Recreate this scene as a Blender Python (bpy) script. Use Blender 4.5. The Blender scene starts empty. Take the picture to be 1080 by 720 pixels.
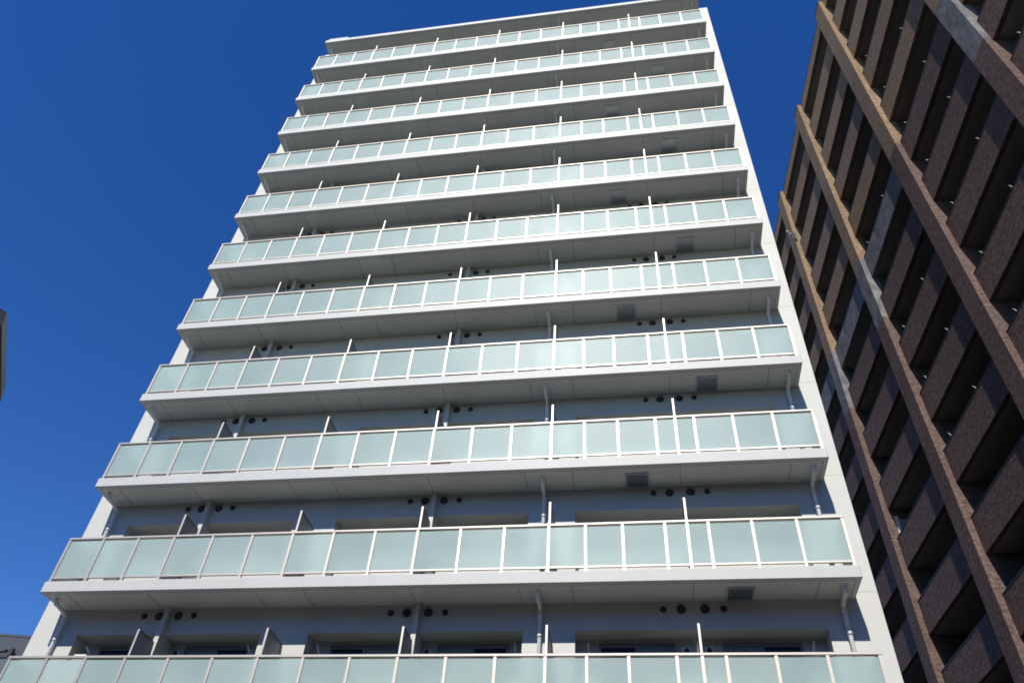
import bpy, bmesh, math, random
from mathutils import Vector, Matrix
random.seed(7)
sc = bpy.context.scene
COL = sc.collection
R = math.radians

# ------------------------------------------------------------------ camera
CAM = Vector((13.8327, -14.9232, 1.6272))
yaw, pitch, roll = 0.2076, 0.7768, -0.0817
Mc = Matrix.Rotation(yaw, 3, 'Z') @ Matrix.Rotation(pitch, 3, 'X') @ Matrix.Rotation(roll, 3, 'Y')
right, fwd, up = Mc.col[0].copy(), Mc.col[1].copy(), Mc.col[2].copy()
cam_d = bpy.data.cameras.new('camera')
cam_d.sensor_width = 36.0
cam_d.lens = 36.0 * 812.69 / 1080.0
cam_d.clip_start = 0.1
cam_d.clip_end = 6000
cam = bpy.data.objects.new('camera', cam_d)
COL.objects.link(cam)
mw = Matrix((right, up, -fwd)).transposed().to_4x4()
mw.translation = CAM
cam.matrix_world = mw
sc.camera = cam

# ------------------------------------------------------------------ sun, sky, exposure
TRAVEL = Vector((0.078, 0.925, -0.892)).normalized()
EL = math.asin(-TRAVEL.z)
AZ = math.atan2(-TRAVEL.x, -TRAVEL.y)            # clockwise from +Y
world = bpy.data.worlds.new('World')
sc.world = world
world.use_nodes = True
wn = world.node_tree
bg = wn.nodes['Background']
sky = wn.nodes.new('ShaderNodeTexSky')
sky.sky_type = 'NISHITA'
sky.sun_disc = False
sky.sun_elevation = EL
sky.sun_rotation = AZ
sky.altitude = 0
sky.air_density = 1.0
sky.dust_density = 0.0
sky.ozone_density = 4.0
hs = wn.nodes.new('ShaderNodeHueSaturation')      # a clear dry-air sky: deeper blue than the model's default
hs.inputs['Hue'].default_value = 0.516
hs.inputs['Saturation'].default_value = 1.295
wn.links.new(sky.outputs[0], hs.inputs['Color'])
wn.links.new(hs.outputs[0], bg.inputs[0])
bg.inputs[1].default_value = 0.122
sun_d = bpy.data.lights.new('sun', 'SUN')
sun_d.energy = 5.0
sun_d.angle = R(0.5)
sun_d.color = (1.0, 0.965, 0.885)
sun = bpy.data.objects.new('sun', sun_d)
COL.objects.link(sun)
sun.rotation_euler = TRAVEL.to_track_quat('-Z', 'Y').to_euler()
sc.view_settings.view_transform = 'Standard'
sc.view_settings.look = 'None'
sc.view_settings.exposure = 0.24
sc.view_settings.gamma = 1.0
sc.view_settings.use_curve_mapping = False
sc.cycles.use_denoising = True
sc.cycles.max_bounces = 8
sc.cycles.filter_width = 1.8                 # a phone lens is a little softer than the default pixel filter

# ------------------------------------------------------------------ material helpers
def new_mat(name):
    m = bpy.data.materials.new(name)
    m.use_nodes = True
    return m, m.node_tree, m.node_tree.nodes['Principled BSDF']

def node(nt, typ, **kw):
    n = nt.nodes.new(typ)
    for k, v in kw.items():
        setattr(n, k, v)
    return n

def mixc(nt, fac, a, b, blend='MIX'):
    n = node(nt, 'ShaderNodeMix', data_type='RGBA', blend_type=blend)
    for sock, v in ((n.inputs[0], fac), (n.inputs[6], a), (n.inputs[7], b)):
        if hasattr(v, 'links'):
            nt.links.new(v, sock)
        elif isinstance(v, (tuple, list)):
            sock.default_value = (*v[:3], 1)
        else:
            sock.default_value = v
    return n.outputs[2]

def noise(nt, vec, scale, detail=4, rough=0.6):
    n = node(nt, 'ShaderNodeTexNoise')
    n.inputs['Scale'].default_value = scale
    n.inputs['Detail'].default_value = detail
    n.inputs['Roughness'].default_value = rough
    nt.links.new(vec, n.inputs['Vector'])
    return n.outputs[0]

def ramp(nt, v, lo, hi):
    n = node(nt, 'ShaderNodeMapRange')
    n.inputs[1].default_value = lo
    n.inputs[2].default_value = hi
    nt.links.new(v, n.inputs[0])
    return n.outputs[0]

def coord(nt, scale=(1, 1, 1)):
    g = node(nt, 'ShaderNodeNewGeometry')
    mp = node(nt, 'ShaderNodeMapping')
    mp.inputs['Scale'].default_value = scale
    nt.links.new(g.outputs['Position'], mp.inputs[0])
    return mp.outputs[0]

def objco(nt, scale=(1, 1, 1)):
    g = node(nt, 'ShaderNodeTexCoord')
    mp = node(nt, 'ShaderNodeMapping')
    mp.inputs['Scale'].default_value = scale
    nt.links.new(g.outputs['Object'], mp.inputs[0])
    return mp.outputs[0]

def bump(nt, b, h, strength, dist=0.01):
    n = node(nt, 'ShaderNodeBump')
    n.inputs['Strength'].default_value = strength
    n.inputs['Distance'].default_value = dist
    nt.links.new(h, n.inputs['Height'])
    nt.links.new(n.outputs[0], b.inputs['Normal'])

def paint(name, base, var=0.06, streak=0.10, rough=0.55, grain=0.25):
    """matt exterior paint with faint clouding, rain streaks and a fine grain"""
    m, nt, b = new_mat(name)
    big = ramp(nt, noise(nt, coord(nt, (0.9, 0.9, 0.5)), 1.1, 5), 0.3, 0.7)
    st = ramp(nt, noise(nt, coord(nt, (5.0, 5.0, 0.35)), 1.0, 4, 0.7), 0.55, 0.8)
    d = tuple(c * (1 - var) for c in base)
    l = tuple(min(1, c * (1 + var * 0.4)) for c in base)
    c = mixc(nt, big, d, l)
    s = tuple(x * y for x, y in zip(base, (0.70, 0.71, 0.70)))
    mul = node(nt, 'ShaderNodeMath', operation='MULTIPLY')
    nt.links.new(st, mul.inputs[0])
    mul.inputs[1].default_value = streak
    c = mixc(nt, mul.outputs[0], c, s)
    nt.links.new(c, b.inputs['Base Color'])
    b.inputs['Roughness'].default_value = rough
    bump(nt, b, noise(nt, coord(nt), 60, 3), grain, 0.004)
    return m

def plain(name, base, rough=0.5, metal=0.0, var=0.08, scale=8):
    m, nt, b = new_mat(name)
    n = ramp(nt, noise(nt, coord(nt), scale, 4), 0.3, 0.7)
    c = mixc(nt, n, tuple(x * (1 - var) for x in base), tuple(min(1, x * (1 + var)) for x in base))
    nt.links.new(c, b.inputs['Base Color'])
    b.inputs['Roughness'].default_value = rough
    b.inputs['Metallic'].default_value = metal
    return m

def tile(name, c1, c2, grout, w=0.19, h=0.075):
    """small fluted facing tiles in running bond, each with its own tone"""
    m, nt, b = new_mat(name)
    tc = node(nt, 'ShaderNodeTexCoord')
    sep = node(nt, 'ShaderNodeSeparateXYZ')
    nt.links.new(tc.outputs['Object'], sep.inputs[0])
    add = node(nt, 'ShaderNodeMath', operation='ADD')
    nt.links.new(sep.outputs[0], add.inputs[0])
    nt.links.new(sep.outputs[1], add.inputs[1])
    com = node(nt, 'ShaderNodeCombineXYZ')
    nt.links.new(add.outputs[0], com.inputs[0])
    nt.links.new(sep.outputs[2], com.inputs[1])
    br = node(nt, 'ShaderNodeTexBrick')
    br.inputs['Scale'].default_value = 1.0
    br.inputs['Brick Width'].default_value = w
    br.inputs['Row Height'].default_value = h
    br.inputs['Mortar Size'].default_value = 0.006
    br.inputs['Color1'].default_value = (*c1, 1)
    br.inputs['Color2'].default_value = (*c2, 1)
    br.inputs['Mortar'].default_value = (*grout, 1)
    nt.links.new(com.outputs[0], br.inputs['Vector'])
    mp = node(nt, 'ShaderNodeMapping')
    mp.inputs['Scale'].default_value = (3.4, 6.5, 1)
    nt.links.new(com.outputs[0], mp.inputs[0])
    n1 = ramp(nt, noise(nt, mp.outputs[0], 1.6, 5, 0.75), 0.30, 0.70)
    c = mixc(nt, n1, (0.38, 0.36, 0.36), (1.55, 1.50, 1.48))
    c = mixc(nt, 1.0, br.outputs[0], c, 'MULTIPLY')
    n2 = ramp(nt, noise(nt, com.outputs[0], 0.35, 4), 0.3, 0.7)
    c2_ = mixc(nt, n2, (0.86, 0.86, 0.86), (1.1, 1.1, 1.1))
    c = mixc(nt, 1.0, c, c2_, 'MULTIPLY')
    nt.links.new(c, b.inputs['Base Color'])
    b.inputs['Roughness'].default_value = 0.6
    b.inputs['Specular IOR Level'].default_value = 0.04
    bump(nt, b, n1, 0.2, 0.01)
    return m

def frosted(name):
    """milky laminated balustrade glass: mostly diffuse, part of it seen through as a blur"""
    m, nt, b = new_mat(name)
    v = ramp(nt, noise(nt, coord(nt, (0.55, 1, 0.3)), 1.0, 2), 0.35, 0.65)
    c = mixc(nt, v, (0.39, 0.49, 0.475), (0.44, 0.545, 0.52))
    oi = node(nt, 'ShaderNodeObjectInfo')           # small batch differences between panes
    c = mixc(nt, 1.0, c, mixc(nt, oi.outputs['Random'], (0.90, 0.92, 0.93), (1.07, 1.05, 1.04)), 'MULTIPLY')
    nt.links.new(c, b.inputs['Base Color'])
    b.inputs['Roughness'].default_value = 0.42
    b.inputs['Specular IOR Level'].default_value = 0.25
    rf = node(nt, 'ShaderNodeBsdfRefraction')
    rf.inputs['Color'].default_value = (0.84, 0.95, 0.95, 1)
    rf.inputs['Roughness'].default_value = 0.75
    rf.inputs['IOR'].default_value = 1.12
    mx = node(nt, 'ShaderNodeMixShader')
    mx.inputs[0].default_value = 0.40
    nt.links.new(b.outputs[0], mx.inputs[1])
    nt.links.new(rf.outputs[0], mx.inputs[2])
    nt.links.new(mx.outputs[0], nt.nodes['Material Output'].inputs[0])
    return m

def concrete(name, base):
    m, nt, b = new_mat(name)
    n1 = ramp(nt, noise(nt, objco(nt, (1.4, 1.4, 0.9)), 1.6, 8, 0.72), 0.35, 0.68)
    n2 = ramp(nt, noise(nt, objco(nt, (4.0, 4.0, 0.6)), 1.5, 6, 0.7), 0.45, 0.75)
    c = mixc(nt, n1, tuple(x * 0.50 for x in base), tuple(x * 1.35 for x in base))
    mul = node(nt, 'ShaderNodeMath', operation='MULTIPLY')
    nt.links.new(n2, mul.inputs[0])
    mul.inputs[1].default_value = 0.6
    c = mixc(nt, mul.outputs[0], c, tuple(x * 0.55 for x in base))
    nt.links.new(c, b.inputs['Base Color'])
    b.inputs['Roughness'].default_value = 0.85
    b.inputs['Specular IOR Level'].default_value = 0.1
    bump(nt, b, n1, 0.3, 0.01)
    return m

def glass_dark(name, base, rough=0.06):
    m, nt, b = new_mat(name)
    n = noise(nt, coord(nt), 0.7, 2)
    c = mixc(nt, n, tuple(x * 0.8 for x in base), tuple(x * 1.2 for x in base))
    nt.links.new(c, b.inputs['Base Color'])
    b.inputs['Roughness'].default_value = rough
    b.inputs['Specular IOR Level'].default_value = 0.12
    return m

M = dict(
    white=paint('white_paint', (0.49, 0.485, 0.45)),
    slab=paint('white_fascia_paint', (0.435, 0.436, 0.418), 0.06, 0.30),
    soffit=paint('soffit_paint', (0.585, 0.595, 0.57), 0.05, 0.05),
    seal=plain('sealant', (0.20, 0.205, 0.21), 0.7),
    joint=plain('column_joint', (0.42, 0.42, 0.42), 0.7),
    alu=plain('beige_anodised_aluminium', (0.44, 0.405, 0.365), 0.50, 0.60, 0.03),
    floor=plain('grey_vinyl_floor', (0.46, 0.465, 0.44), 0.7),
    frost=frosted('frosted_glass'),
    board=plain('grey_fibre_board', (0.26, 0.265, 0.27), 0.6),
    pipe=plain('pipe_white', (0.70, 0.70, 0.70), 0.4),
    steel=plain('hatch_steel', (0.27, 0.295, 0.31), 0.30, 0.8),
    steelf=plain('hatch_frame_steel', (0.42, 0.44, 0.46), 0.4, 0.2),
    black=plain('black_metal', (0.028, 0.028, 0.03), 0.5),
    wframe=plain('bronze_window_frame', (0.17, 0.175, 0.18), 0.4, 0.3),
    paned=glass_dark('dark_pane', (0.012, 0.014, 0.018)),
    panel=glass_dark('frosted_pane', (0.20, 0.235, 0.225), 0.35),
    beige=plain('beige_plastic', (0.68, 0.60, 0.55), 0.5),
    owall=paint('sky_blocker_wall_paint', (0.20, 0.20, 0.20), 0.1, 0.2),
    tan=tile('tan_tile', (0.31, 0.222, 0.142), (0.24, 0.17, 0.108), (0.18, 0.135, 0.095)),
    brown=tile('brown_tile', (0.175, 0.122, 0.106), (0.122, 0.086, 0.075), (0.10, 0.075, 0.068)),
    grey=concrete('grey_stained_concrete', (0.19, 0.185, 0.19)),
    bsoffit=paint('brown_soffit_paint', (0.22, 0.20, 0.175), 0.1, 0.1, 0.8),
    bwall=paint('brown_recess_wall_shade', (0.07, 0.062, 0.055), 0.1, 0.2, 0.8),  # near-black: the shade of the balcony recesses is put into this colour
    coping=plain('dark_coping', (0.035, 0.033, 0.032), 0.5),
    bracket=plain('bare_aluminium', (0.30, 0.30, 0.29), 0.5, 0.1),
    bsheet=plain('white_board', (0.80, 0.80, 0.80), 0.5),
    bpanel=plain('blue_grey_panel', (0.30, 0.33, 0.38), 0.5),
    far=paint('slate_cladding', (0.048, 0.054, 0.07), 0.12, 0.2, 0.6),
    far2=paint('slate_blue_lower_cladding', (0.075, 0.098, 0.125), 0.12, 0.2, 0.6),
    lampg=plain('lamp_grey', (0.82, 0.80, 0.74), 0.5, 0.0),
    lampd=plain('lamp_dark', (0.03, 0.03, 0.035), 0.4),
    asphalt=plain('asphalt', (0.075, 0.073, 0.07), 0.9, 0, 0.25, 3),
    paving=plain('paving', (0.22, 0.21, 0.20), 0.85, 0, 0.15, 2),
    kerb=plain('kerb_concrete', (0.30, 0.30, 0.29), 0.8),
    line=plain('road_paint', (0.75, 0.75, 0.74), 0.7),
)

# ------------------------------------------------------------------ mesh helpers
def BM():
    return bmesh.new()

def box(bm, x0, x1, y0, y1, z0, z1, mi=0, bev=0.0):
    vs = [bm.verts.new((x, y, z)) for z in (z0, z1) for y in (y0, y1) for x in (x0, x1)]
    fs = []
    for idx in ((0, 2, 3, 1), (4, 5, 7, 6), (0, 1, 5, 4), (2, 6, 7, 3), (0, 4, 6, 2), (1, 3, 7, 5)):
        f = bm.faces.new([vs[i] for i in idx])
        f.material_index = mi
        fs.append(f)
    if bev:
        es = list({e for f in fs for e in f.edges})
        bmesh.ops.bevel(bm, geom=es, offset=bev, segments=1, affect='EDGES', material=-1)
    return fs

def tube(bm, pts, r, n=10, mi=0):
    pts = [Vector(p) for p in pts]
    rings = []
    for i, p in enumerate(pts):
        a = pts[max(0, i - 1)]
        c = pts[min(len(pts) - 1, i + 1)]
        t = (c - a).normalized()
        u = t.cross(Vector((1, 0, 0)))
        if u.length < 0.2:
            u = t.cross(Vector((0, 1, 0)))
        u.normalize()
        w = t.cross(u)
        rr = r[i] if isinstance(r, (list, tuple)) else r
        rings.append([bm.verts.new(p + rr * (math.cos(k * 2 * math.pi / n) * u + math.sin(k * 2 * math.pi / n) * w)) for k in range(n)])
    for a, c in zip(rings, rings[1:]):
        for k in range(n):
            f = bm.faces.new((a[k], a[(k + 1) % n], c[(k + 1) % n], c[k]))
            f.material_index = mi
            f.smooth = True
    for ring in (rings[0][::-1], rings[-1]):
        f = bm.faces.new(ring)
        f.material_index = mi

def prism(bm, prof, axis, a0, a1, mi=0):
    """closed profile extruded along an axis (0=x, 1=y)"""
    def pt(p, a):
        return (a, p[0], p[1]) if axis == 0 else (p[0], a, p[1])
    A = [bm.verts.new(pt(p, a0)) for p in prof]
    B = [bm.verts.new(pt(p, a1)) for p in prof]
    n = len(prof)
    fs = [bm.faces.new(A), bm.faces.new(B[::-1])]
    for i in range(n):
        fs.append(bm.faces.new((A[i], B[i], B[(i + 1) % n], A[(i + 1) % n])))
    for f in fs:
        f.material_index = mi

def mesh(name, bm, mats):
    bmesh.ops.recalc_face_normals(bm, faces=bm.faces)
    me = bpy.data.meshes.new(name)
    bm.to_mesh(me)
    bm.free()
    for m in (mats if isinstance(mats, (list, tuple)) else [mats]):
        me.materials.append(M[m])
    return me

def link(name, me, parent=None, loc=(0, 0, 0)):
    o = bpy.data.objects.new(name, me)
    COL.objects.link(o)
    o.location = loc
    if parent:
        o.parent = parent
    return o

def obj(name, bm, mats, parent=None, loc=(0, 0, 0)):
    return link(name, mesh(name, bm, mats), parent, loc)

def tag(o, label=None, cat=None, group=None, kind=None):
    for k, v in (('label', label), ('category', cat), ('group', group), ('kind', kind)):
        if v:
            o[k] = v
    return o

def thing(name, label, cat, loc=(0, 0, 0), rz=0.0, group=None):
    o = link(name, None, None, loc)
    o.rotation_euler = (0, 0, rz)
    return tag(o, label, cat, group)

# ------------------------------------------------------------------ ground, street
b = BM(); box(b, -400, 400, -400, 400, -0.3, -0.02)
tag(obj('ground', b, 'asphalt'), kind='structure')
b = BM(); box(b, -300, 300, -22.0, -6.0, -0.019, 0.0)
tag(obj('road', b, 'asphalt'), kind='structure')
b = BM()
for k in range(-20, 25):
    box(b, k * 10, k * 10 + 5, -13.9, -13.75, 0.001, 0.005)
tag(obj('road_markings', b, 'line'), kind='structure')
b = BM(); box(b, -300, 300, -5.8, -0.6, -0.019, 0.13)
box(b, -300, 300, -26.0, -22.2, -0.019, 0.13)
tag(obj('pavement', b, 'paving'), kind='structure')
b = BM(); box(b, -300, 300, -5.999, -5.801, -0.019, 0.15, 0, 0.02)
box(b, -300, 300, -22.199, -22.001, -0.019, 0.15, 0, 0.02)
tag(obj('kerb', b, 'kerb'), kind='structure')

# ------------------------------------------------------------------ unseen block added behind the camera to cut low sky light and shade the road
opp = thing('added_sky_blocker', 'grey block added out of view across the street to block low sky light', 'building', (10, -28, 0))
b = BM()
box(b, -75, 75, -14, 0, 0, 14.5)
box(b, -75, 75, -0.5, 0.12, 14.501, 15.4)
obj('wall', b, 'owall', opp)
b = BM(); box(b, 0, 2.6, 0.0, 0.05, 0, 1.7, 0); box(b, 0.06, 1.27, 0.05, 0.055, 0.06, 1.64, 1); box(b, 1.33, 2.54, 0.05, 0.055, 0.06, 1.64, 1)
me_ow = mesh('window', b, ['wframe', 'paned'])
for fl in range(3):
    for k in range(-7, 7):
        link('window', me_ow, opp, (k * 5.0 + 1, 0.001, 4.6 + fl * 3.1))

# ------------------------------------------------------------------ white apartment building
W, D, H = 18.143, 0.925, 2.9
Z0 = 6.5                                  # underside of the lowest balcony slab in view
NB = 11
ZR = Z0 + NB * H                          # underside of the roof slab
TOP = ZR + 0.74
apt = thing('apartment_building', 'tall white apartment block with rows of frosted glass balconies, blue sky behind it', 'building')
PIERS = [(-0.452, 0.72), (5.29, 6.41), (11.24, 12.36), (17.48, W + 0.465)]
b = BM()
box(b, -0.452, W + 0.465, D + 0.5, 12.5, 0, TOP - 0.25)                 # body behind the recesses
for x0, x1 in PIERS:
    box(b, x0, x1, D, D + 0.498, 0, TOP)
for (a0, a1), (c0, c1) in zip(PIERS, PIERS[1:]):                       # beams between piers
    for j in range(0, NB + 1):
        z = Z0 + j * H
        box(b, a1 - 0.001, c0 + 0.001, D + 0.003, D + 0.497, z - 0.61, z + 0.26 if j < NB else TOP - 0.002)
    box(b, a1 - 0.001, c0 + 0.001, D + 0.003, D + 0.497, 0, 3.0)
for j in range(0, NB):                                                 # joints in the side columns
    z = Z0 + j * H + 0.163
    box(b, -0.451, -0.012, D - 0.002, D + 0.01, z - 0.008, z + 0.008, 1)
    box(b, W + 0.012, W + 0.464, D - 0.002, D + 0.01, z - 0.008, z + 0.008, 1)
obj('wall', b, ['white', 'joint'], apt)
for xc in (2.875, 8.885):                                               # slim fins between flats
    b = BM()
    for j in range(NB):
        z = Z0 + j * H
        box(b, xc - 0.055, xc + 0.055, 0.765, D + 0.002, z + 0.28, z + H - 0.001)
        box(b, xc - 0.055, xc + 0.055, D + 0.002, D + 0.499, z + 0.261, z + H - 0.611)
    obj('fin_wall', b, 'white', apt)
# roof slab with its overhang and the parapet
b = BM()
box(b, 0, W, 0, D - 0.001, ZR, ZR + 0.25, 0, 0.012)
box(b, 0.05, W - 0.05, 0.05, D - 0.002, ZR - 0.003, ZR + 0.02, 1)
for x in (0.62, 2.65, 5.27, 6.41, 8.84, 11.22, 12.35, 14.87, 17.35):
    box(b, x - 0.008, x + 0.008, 0.13, D - 0.003, ZR - 0.006, ZR, 2)
box(b, 0.1, W - 0.1, 0.10, 0.115, ZR - 0.006, ZR, 2)
roof = obj('roof', b, ['slab', 'soffit', 'seal'], apt)
b = BM(); box(b, 0.1, 1.1, 0.06, 0.26, ZR + 0.249, ZR + 0.52, 0, 0.01)
obj('roof_upstand', b, 'slab', roof)
b = BM()
box(b, -0.45, W + 0.463, 12.3, 12.498, TOP - 0.251, TOP)
box(b, -0.45, -0.25, D + 0.5, 12.3, TOP - 0.251, TOP)
box(b, W + 0.263, W + 0.463, D + 0.5, 12.3, TOP - 0.251, TOP)
obj('parapet', b, 'white', apt)

POSTS = [0.08, 0.985, 1.91, 2.84, 3.84, 4.84, 5.85, 6.85, 7.85, 8.86, 9.86, 10.86, 11.86, 12.67, 13.48, 14.39, 14.865, 15.31, 16.22, 17.14, W - 0.08]
PARTX = [2.845, 5.86, 8.86, 11.865, 14.868]
# meshes of one balcony (z = 0 at the slab's underside)
b = BM()
box(b, 0, W, 0, D - 0.001, 0, 0.27, 0, 0.012)
box(b, 0.12, W - 0.12, 0.12, D - 0.002, 0.25, 0.274, 3)
box(b, 0.045, W - 0.045, 0.045, D - 0.002, -0.003, 0.02, 1)
for x in (0.62, 2.65, 5.27, 6.41, 8.84, 11.22, 12.35, 14.87, 17.35):
    box(b, x - 0.008, x + 0.008, 0.13, D - 0.003, -0.006, 0.0, 2)
box(b, 0.10, W - 0.10, 0.10, 0.115, -0.006, 0.0, 2)
box(b, 0.10, 0.115, 0.115, D - 0.003, -0.006, 0.0, 2)
box(b, W - 0.115, W - 0.10, 0.115, D - 0.003, -0.006, 0.0, 2)
me_slab = mesh('balcony_slab', b, ['slab', 'soffit', 'seal', 'floor'])
b = BM()
for x in POSTS:
    box(b, x - 0.030, x + 0.030, 0.032, 0.092, 0.265, 1.374, 0)
    box(b, x - 0.045, x + 0.045, 0.026, 0.098, 0.262, 0.285, 0)
box(b, 0.035, W - 0.035, 0.022, 0.112, 1.376, 1.43, 0, 0.008)
for a0, a1 in zip(POSTS, POSTS[1:]):
    box(b, a0 + 0.031, a1 - 0.031, 0.042, 0.090, 0.360, 0.396, 0)
for x in (0.08, W - 0.08):
    box(b, x - 0.025, x + 0.025, D - 0.06, D - 0.002, 0.265, 1.375, 0)
    box(b, x - 0.03, x + 0.03, 0.113, D - 0.002, 1.377, 1.425, 0)
    box(b, x - 0.02, x + 0.02, 0.095, D - 0.061, 0.357, 0.397, 0)
me_rail = mesh('railing', b, ['alu', 'seal'])
def panel_bm(b, i, dz=0.0):
    x0, x1 = POSTS[i] + 0.026, POSTS[i + 1] - 0.026
    box(b, x0, x1, 0.060, 0.072, 0.392 + dz, 1.35 + dz)
me_panels = []
for i in range(len(POSTS) - 1):
    b = BM(); panel_bm(b, i); me_panels.append(mesh('glass_panel', b, 'frost'))
me_parts = []
for x in PARTX:
    y1 = 0.762 if abs(x - 2.845) < 0.02 or abs(x - 8.86) < 0.02 else D - 0.03
    b = BM()
    box(b, x - 0.022, x + 0.022, 0.098, 0.132, 0.285, 2.04, 0)
    box(b, x - 0.022, x + 0.022, y1 - 0.034, y1, 0.285, 2.04, 2)
    box(b, x - 0.022, x + 0.022, 0.132, y1 - 0.034, 2.006, 2.04, 2)  # back and top frame darker: their shade is put into the colour
    box(b, x - 0.022, x + 0.022, 0.132, y1 - 0.034, 0.33, 0.36, 0)
    box(b, x - 0.008, x + 0.008, 0.132, y1 - 0.034, 0.36, 2.006, 1)
    me_parts.append(mesh('partition', b, ['alu', 'board', 'wframe']))
me_pipes = []
for x in (0.27, 11.62, 17.84):
    b = BM()
    tube(b, [(x, 0.31, H + 0.001), (x, 0.31, H - 0.07), (x, 0.35, H - 0.115), (x, 0.72, H - 0.16), (x, 0.80, H - 0.20), (x, 0.83, H - 0.28), (x, 0.83, 0.27)], 0.045, 12)
    tube(b, [(x, 0.83, H - 0.80), (x, 0.83, H - 0.70)], 0.056, 12)
    tube(b, [(x, 0.31, H - 0.02), (x, 0.31, H + 0.001)], 0.075, 12)
    tube(b, [(x, 0.33, H - 0.10), (x, 0.42, H - 0.122)], 0.055, 12)
    tube(b, [(x, 0.83, H - 0.34), (x, 0.83, H - 0.27)], 0.055, 12)
    for z in (2.2, 1.1):
        box(b, x - 0.06, x + 0.06, 0.875, D - 0.001, z, z + 0.03, 0)
    me_pipes.append(mesh('drainpipe', b, 'pipe'))
b = BM()
box(b, -0.285, 0.285, 0.30, 0.88, -0.020, -0.003, 1)
for (x0, x1, y0, y1) in ((-0.285, -0.245, 0.30, 0.88), (0.245, 0.285, 0.30, 0.88), (-0.245, 0.245, 0.30, 0.34), (-0.245, 0.245, 0.84, 0.88)):
    box(b, x0, x1, y0, y1, -0.030, -0.020, 1)
box(b, -0.243, 0.243, 0.342, 0.838, -0.024, -0.0195, 0)
me_hatch = mesh('hatch', b, ['steel', 'steelf'])

N_SINGLE = 5                                # balconies whose panes are separate objects
for j in range(NB):
    bal = link('balcony', me_slab, apt, (0, 0, Z0 + j * H))
    link('railing', me_rail, bal)
    if j < N_SINGLE:
        for me in me_panels:
            link('glass_panel', me, bal)
    for me in me_parts:
        link('partition', me, bal)
    for me in me_pipes:
        link('drainpipe', me, bal)
    link('hatch', me_hatch, bal, (15.82 if j % 2 else 13.87, 0, 0))
b = BM()                                    # the small panes of the upper balconies and the side returns
for j in range(NB):
    z = Z0 + j * H
    if j >= N_SINGLE:
        for i in range(len(POSTS) - 1):
            panel_bm(b, i, z)
    for x in (0.08, W - 0.08):
        box(b, x - 0.006, x + 0.006, 0.094, D - 0.062, z + 0.398, z + 1.374)
tag(obj('glass_panel', b, 'frost', apt), kind='stuff')

# round vent caps on the beams, in fours about every second party wall
def vent_mesh(r):
    b = BM()
    tube(b, [(0, 0, 0), (0, -0.03, 0), (0, -0.055, 0)], [r, r, r * 0.82], 18, 0)
    tube(b, [(0, 0.001, 0), (0, -0.012, 0)], r * 1.18, 18, 0)
    return mesh('vent', b, 'black')
me_vs, me_vb = vent_mesh(0.060), vent_mesh(0.086)
for j in range(1, 8):
    for xc in (2.865, 8.86, 14.85):
        for dx, me in ((-0.62, me_vs), (-0.245, me_vb), (0.245, me_vb), (0.63, me_vs)):
            link('vent', me, apt, (xc + dx, D + 0.002, Z0 + j * H - 0.172))

# windows and small fittings of the lowest storey in view
b = BM()
ww, wh = 1.60, 2.0
box(b, 0, ww, -0.055, 0, wh - 0.05, wh); box(b, 0, ww, -0.055, 0, 0, 0.06)
box(b, 0, 0.05, -0.055, 0, 0.06, wh - 0.05); box(b, ww - 0.05, ww, -0.055, 0, 0.06, wh - 0.05)
box(b, ww / 2 - 0.03, ww / 2 + 0.03, -0.045, 0, 0.06, wh - 0.05)
for x0, x1 in ((0.05, ww / 2 - 0.03), (ww / 2 + 0.03, ww - 0.05)):
    box(b, x0, x1, -0.04, 0, wh - 0.085, wh - 0.05)
me_wf = mesh('window', b, 'wframe')
def pane_mesh(side, mat):
    b = BM()
    x0, x1 = (0.051, ww / 2 - 0.031) if side == 0 else (ww / 2 + 0.031, ww - 0.051)
    box(b, x0, x1, -0.02, -0.002, 0.061, wh - 0.086)
    return mesh('pane', b, mat)
PM = {(s, m): pane_mesh(s, m) for s in (0, 1) for m in ('paned', 'panel')}
for x, lm, rm in ((1.10, 'paned', 'panel'), (3.28, 'panel', 'paned'), (6.82, 'paned', 'panel'), (9.28, 'panel', 'paned'), (12.83, 'paned', 'panel'), (15.40, 'panel', 'paned')):
    w = link('window', me_wf, apt, (x, D + 0.5, Z0 + H - 0.70 - wh))
    link('pane', PM[(0, lm)], w)
    link('pane', PM[(1, rm)], w)
b = BM()
box(b, -0.085, 0.085, -0.05, 0, -0.085, 0.085, 0, 0.012)
tube(b, [(0, -0.049, 0), (0, -0.09, -0.01)], [0.055, 0.05], 16, 1)
me_cap = mesh('sleeve_cap', b, ['pipe', 'black'])
for x in (14.66, 15.12, 9.06, 3.08):
    link('sleeve_cap', me_cap, apt, (x, D + 0.499, Z0 + H - 0.86))
b = BM()
tube(b, [(0, 0.0, -0.22), (0, -0.10, -0.12), (0, -0.36, 0.0)], 0.022, 8)
box(b, -0.035, 0.035, -0.02, 0.0, -0.32, -0.12)
me_arm = mesh('laundry_arm', b, 'pipe')
for x in (0.98, 4.98, 6.62, 11.06, 12.62, 17.17):
    link('laundry_arm', me_arm, apt, (x, D + 0.499, Z0 + H - 0.82))
b = BM(); box(b, 0.80, 1.12, D + 0.06, D + 0.30, Z0 + 0.3, Z0 + H - 1.03, 0, 0.02)
obj('duct_cover', b, 'beige', apt)

# ------------------------------------------------------------------ brown tiled building
PHI = 0.07285
dv = Vector((-math.sin(PHI), math.cos(PHI), 0)); nv = Vector((math.cos(PHI), math.sin(PHI), 0))
OB = CAM + 13.2 * nv; OB.z = 0
brn = thing('brown_apartment_building', 'brown and tan tiled apartment block with deep shaded balconies, on the right', 'building', OB, PHI)
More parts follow.
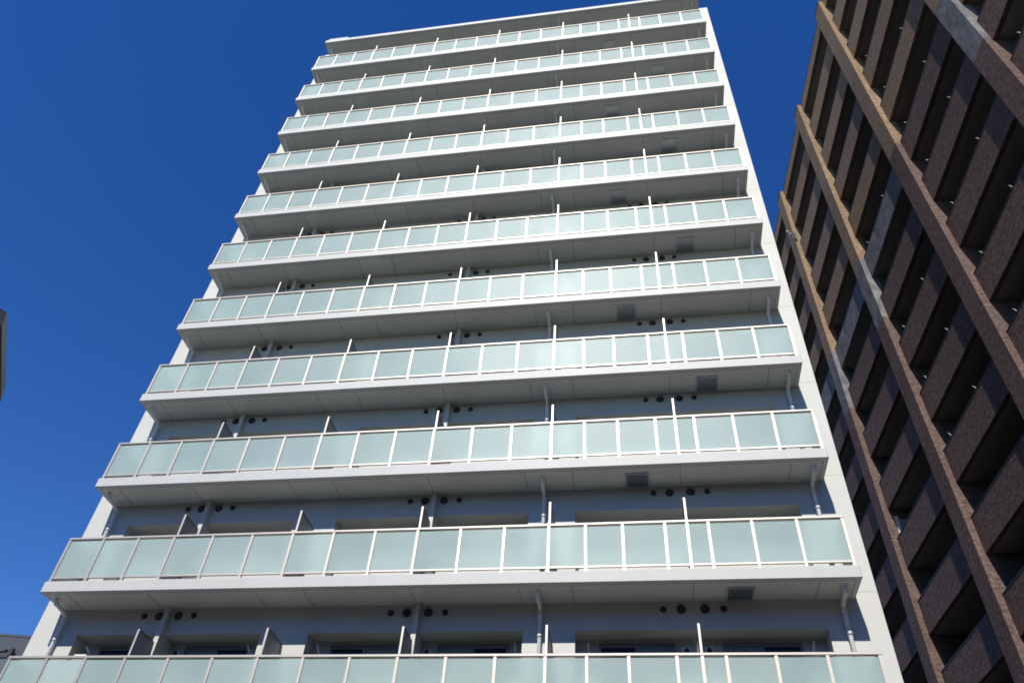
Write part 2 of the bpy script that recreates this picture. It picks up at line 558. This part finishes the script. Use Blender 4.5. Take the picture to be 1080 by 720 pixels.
# local x = into the facade, local y = along it, away from the camera
S0, BW, PW, REC, DEEP = 12.163, 6.343, 0.90, 0.235, 1.75
CZ = CAM.z
ZB = [44.09, 40.99, 37.90, 34.80, 31.70, 28.60, 25.72, 22.84, 19.96, 17.07, 14.19, 11.31, 8.42, 5.54, 2.66]
def ps(j):
    return S0 + (j - 1) * BW               # j: 0..5 ; 1 is the pier top right of the picture
ZT, ZG1, ZG2 = 44.9 + CZ, 29.92 + CZ, 25.92 + CZ
grey_piers = {1, 3, 4}
for j in range(0, 6):
    b = BM()
    y0, y1 = ps(j), ps(j) + PW
    TF = 0.52                              # tiled depth; behind it the recess shade is put into the wall colour
    if j in grey_piers:
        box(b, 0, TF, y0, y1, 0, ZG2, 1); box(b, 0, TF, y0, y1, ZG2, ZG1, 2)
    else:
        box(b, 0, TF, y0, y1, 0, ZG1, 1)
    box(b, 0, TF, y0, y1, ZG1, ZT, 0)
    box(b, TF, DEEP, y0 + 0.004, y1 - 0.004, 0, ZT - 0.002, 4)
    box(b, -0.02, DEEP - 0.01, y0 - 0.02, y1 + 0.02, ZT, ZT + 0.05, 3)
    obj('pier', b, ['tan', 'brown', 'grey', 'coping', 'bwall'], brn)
def balcony_bm(L, hgt, mat):
    b = BM()
    box(b, REC, REC + 0.15, 0.002, L - 0.002, 0, hgt, 0)
    box(b, REC - 0.012, REC + 0.165, 0.002, L - 0.002, hgt, hgt + 0.03, 1)
    box(b, REC + 0.19, DEEP - 0.002, 0.002, L - 0.002, 0.03, 0.24, 2)
    box(b, REC + 0.15, REC + 0.19, 0.002, L - 0.002, 0.09, 0.24, 1)
    box(b, REC + 0.5, DEEP - 0.1, L * 0.5 - 0.006, L * 0.5 + 0.006, 0.026, 0.031, 1)
    return mesh('balcony', b, [mat, 'coping', 'bsoffit'])
LB = BW - PW
BME = {(h, m): balcony_bm(LB, h, m) for h, m in ((1.40, 'tan'), (1.40, 'brown'), (1.40, 'grey'), (0.88, 'tan'))}
b = BM()                                    # folding laundry pole bracket on the parapet
box(b, REC + 0.02, REC + 0.13, -0.03, 0.03, 0.001, 0.03)
tube(b, [(REC + 0.075, 0, 0.03), (REC + 0.05, 0.03, 0.20), (REC + 0.01, 0.05, 0.25)], [0.019, 0.018, 0.014], 8)
me_brk = mesh('laundry_bracket', b, 'bracket')
for j in range(0, 5):
    for i, zb in enumerate(ZB):
        idx = i - 1
        if idx <= 3:
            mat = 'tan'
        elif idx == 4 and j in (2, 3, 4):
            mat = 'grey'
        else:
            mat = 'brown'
        me = BME[(0.88, 'tan')] if idx == -1 else BME[(1.40, mat)]
        o = link('balcony', me, brn, (0, ps(j) + PW, zb + CZ))
        if j == 1 and 2 <= idx <= 8 or j == 0 and 4 <= idx <= 6 or j == 2 and idx in (4, 6, 7, 8):
            for ds in (1.96, 4.62):
                link('laundry_bracket', me_brk, o, (0, ds, 1.43))
b = BM()
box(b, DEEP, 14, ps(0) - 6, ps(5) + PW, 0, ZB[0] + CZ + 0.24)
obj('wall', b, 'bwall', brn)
b = BM()
box(b, REC + 0.4, 14.05, ps(0) - 6, ps(5) + PW, ZB[0] + CZ + 0.245, ZB[0] + CZ + 0.30)
obj('roof', b, 'coping', brn)
# recessed doors to the balconies, deep in the shade
b = BM()
box(b, DEEP - 0.05, DEEP, 0, 1.7, 0.0, 2.0, 0)
box(b, DEEP - 0.055, DEEP - 0.05, 0.06, 0.82, 0.06, 1.94, 1)
box(b, DEEP - 0.055, DEEP - 0.05, 0.88, 1.64, 0.06, 1.94, 1)
me_door = mesh('balcony_door', b, ['wframe', 'paned'])
for j in range(0, 4):
    for i in range(1, 13):
        link('balcony_door', me_door, brn, (0, ps(j) + PW + 1.9, ZB[i] + CZ + 0.27))

# aerial bracket fixed to the far pier, and a pale board behind one parapet
def on_brown(s, t, z):
    return OB + dv * s + nv * t + Vector((0, 0, z + CZ))
an = thing('aerial_bracket', 'small white aerial bracket with two arms near the top of the far tan pier', 'bracket', on_brown(ps(4) - 0.02, 0.05, 39.9), PHI)
b = BM()
box(b, -0.05, 0.05, -0.10, 0.019, -0.35, 0.35)
obj('mounting_plate', b, 'coping', an)
b = BM(); tube(b, [(0, -0.08, 0.1), (-0.2, -0.12, 0.14), (-0.42, -0.12, 0.34)], 0.035, 8); obj('arm', b, 'bracket', an)
b = BM(); tube(b, [(0, -0.08, -0.15), (-0.2, -0.12, -0.1), (-0.36, -0.12, -0.2)], 0.035, 8); obj('arm', b, 'bracket', an)
b = BM(); box(b, -0.52, -0.38, -0.19, -0.05, 0.30, 0.44, 0, 0.02); obj('receiver', b, 'bracket', an)
bd = thing('balcony_screen', 'pale screen with white edge behind a parapet beside the far brown pier', 'screen', on_brown(ps(4) - 0.03, 0.45, ZB[9] + 0.27), PHI)
b = BM(); box(b, -0.06, 0.08, -0.05, 0.0, 0, 2.25); obj('edge_post', b, 'bsheet', bd)
b = BM(); box(b, 0.091, 0.95, -0.03, -0.005, 0, 2.1); obj('panel', b, 'bpanel', bd)

# ------------------------------------------------------------------ dark building far left
far = thing('far_building', 'dark slate building with curved roof, low at the left edge behind the white block', 'building', (-32, 25, 0))
b = BM()
prof = [(-16, 0), (14, 0), (14, 19.12)]
for k in range(0, 13):
    x = 14 - 30 * k / 12
    prof.append((x, 19.12 + 0.9 * math.sin(math.pi * k / 12)))
prism(b, prof[:2] + prof[3:], 1, 0, 14)
obj('wall', b, 'far', far)
b = BM(); box(b, -15.9, 13.9, -0.12, -0.001, 0, 18.35)
obj('lower_cladding', b, 'far2', far)
b = BM()
prof2 = [(x, z + 0.001) for x, z in prof[3:]] + [(x, z + 0.14) for x, z in prof[3:][::-1]]
prism(b, prof2, 1, -0.03, 14.03)
obj('roof', b, 'far', far)
b = BM(); box(b, 9.10, 9.36, -0.36, -0.125, 18.3, 18.8, 0, 0.04); obj('vent_hood', b, 'black', far)
b = BM(); tube(b, [(6.6, -0.36, 18.52), (7.6, -0.36, 18.55), (9.0, -0.36, 18.6)], 0.10, 10)
box(b, 7.3, 8.0, -0.45, -0.125, 18.36, 18.74, 0, 0.03); obj('duct', b, 'black', far)

# ------------------------------------------------------------------ street lamp at the left edge
P1 = Vector((10.03, -12.15, 4.9)); P2 = Vector((9.54, -11.45, 4.9))
al = (P2 - P1).normalized(); lf = Vector((-al.y, al.x, 0))
if lf.x > 0:
    lf = -lf
lamp = thing('street_lamp', 'grey street lamp whose head just enters the frame at the left edge', 'street lamp', (P1 + P2) / 2 + al * 0.075 + lf * 0.570 - Vector((0, 0, 4.9)), math.atan2(al.y, al.x))
Ld = (P2 - P1).length / 2
# local x along the head, local y: towards the frame is negative when lf is +y
sg = 1 if (Matrix.Rotation(math.atan2(al.y, al.x), 3, 'Z') @ Vector((0, 1, 0))).dot(lf) > 0 else -1
def ly(v):
    return -sg * v                          # positive v = towards the picture
b = BM()
prof = [(-Ld - 0.05, 0.42), (-Ld, 0.55), (Ld, 0.55), (Ld + 0.03, 0.50), (Ld + 0.03, 0.24), (Ld, 0.19), (-Ld, 0.19), (-Ld - 0.05, 0.25)]
vs0 = [b.verts.new((x, ly(v), 4.90)) for x, v in prof]
vs1 = [b.verts.new((x * 0.96, ly(0.37 + (v - 0.37) * 0.85), 5.02)) for x, v in prof]
b.faces.new(vs0); b.faces.new(vs1[::-1])
for i in range(8):
    b.faces.new((vs0[i], vs0[(i + 1) % 8], vs1[(i + 1) % 8], vs1[i]))
obj('head', b, 'lampd', lamp)
b = BM(); box(b, -Ld + 0.12, Ld - 0.05, min(ly(0.22), ly(0.541)), max(ly(0.22), ly(0.541)), 4.880, 4.899, 0, 0.008); obj('lens', b, 'lampg', lamp)
b = BM(); tube(b, [(-Ld + 0.06, ly(0.45), 4.901), (-Ld + 0.06, ly(0.45), 4.85)], 0.045, 12); obj('sensor', b, 'lampd', lamp)
b = BM(); tube(b, [(0, ly(0.2), 4.97), (0, ly(0.05), 4.93), (0, ly(-0.02), 4.8), (0, ly(-0.02), 0)], [0.035, 0.035, 0.05, 0.075], 14); obj('pole', b, 'lampg', lamp)
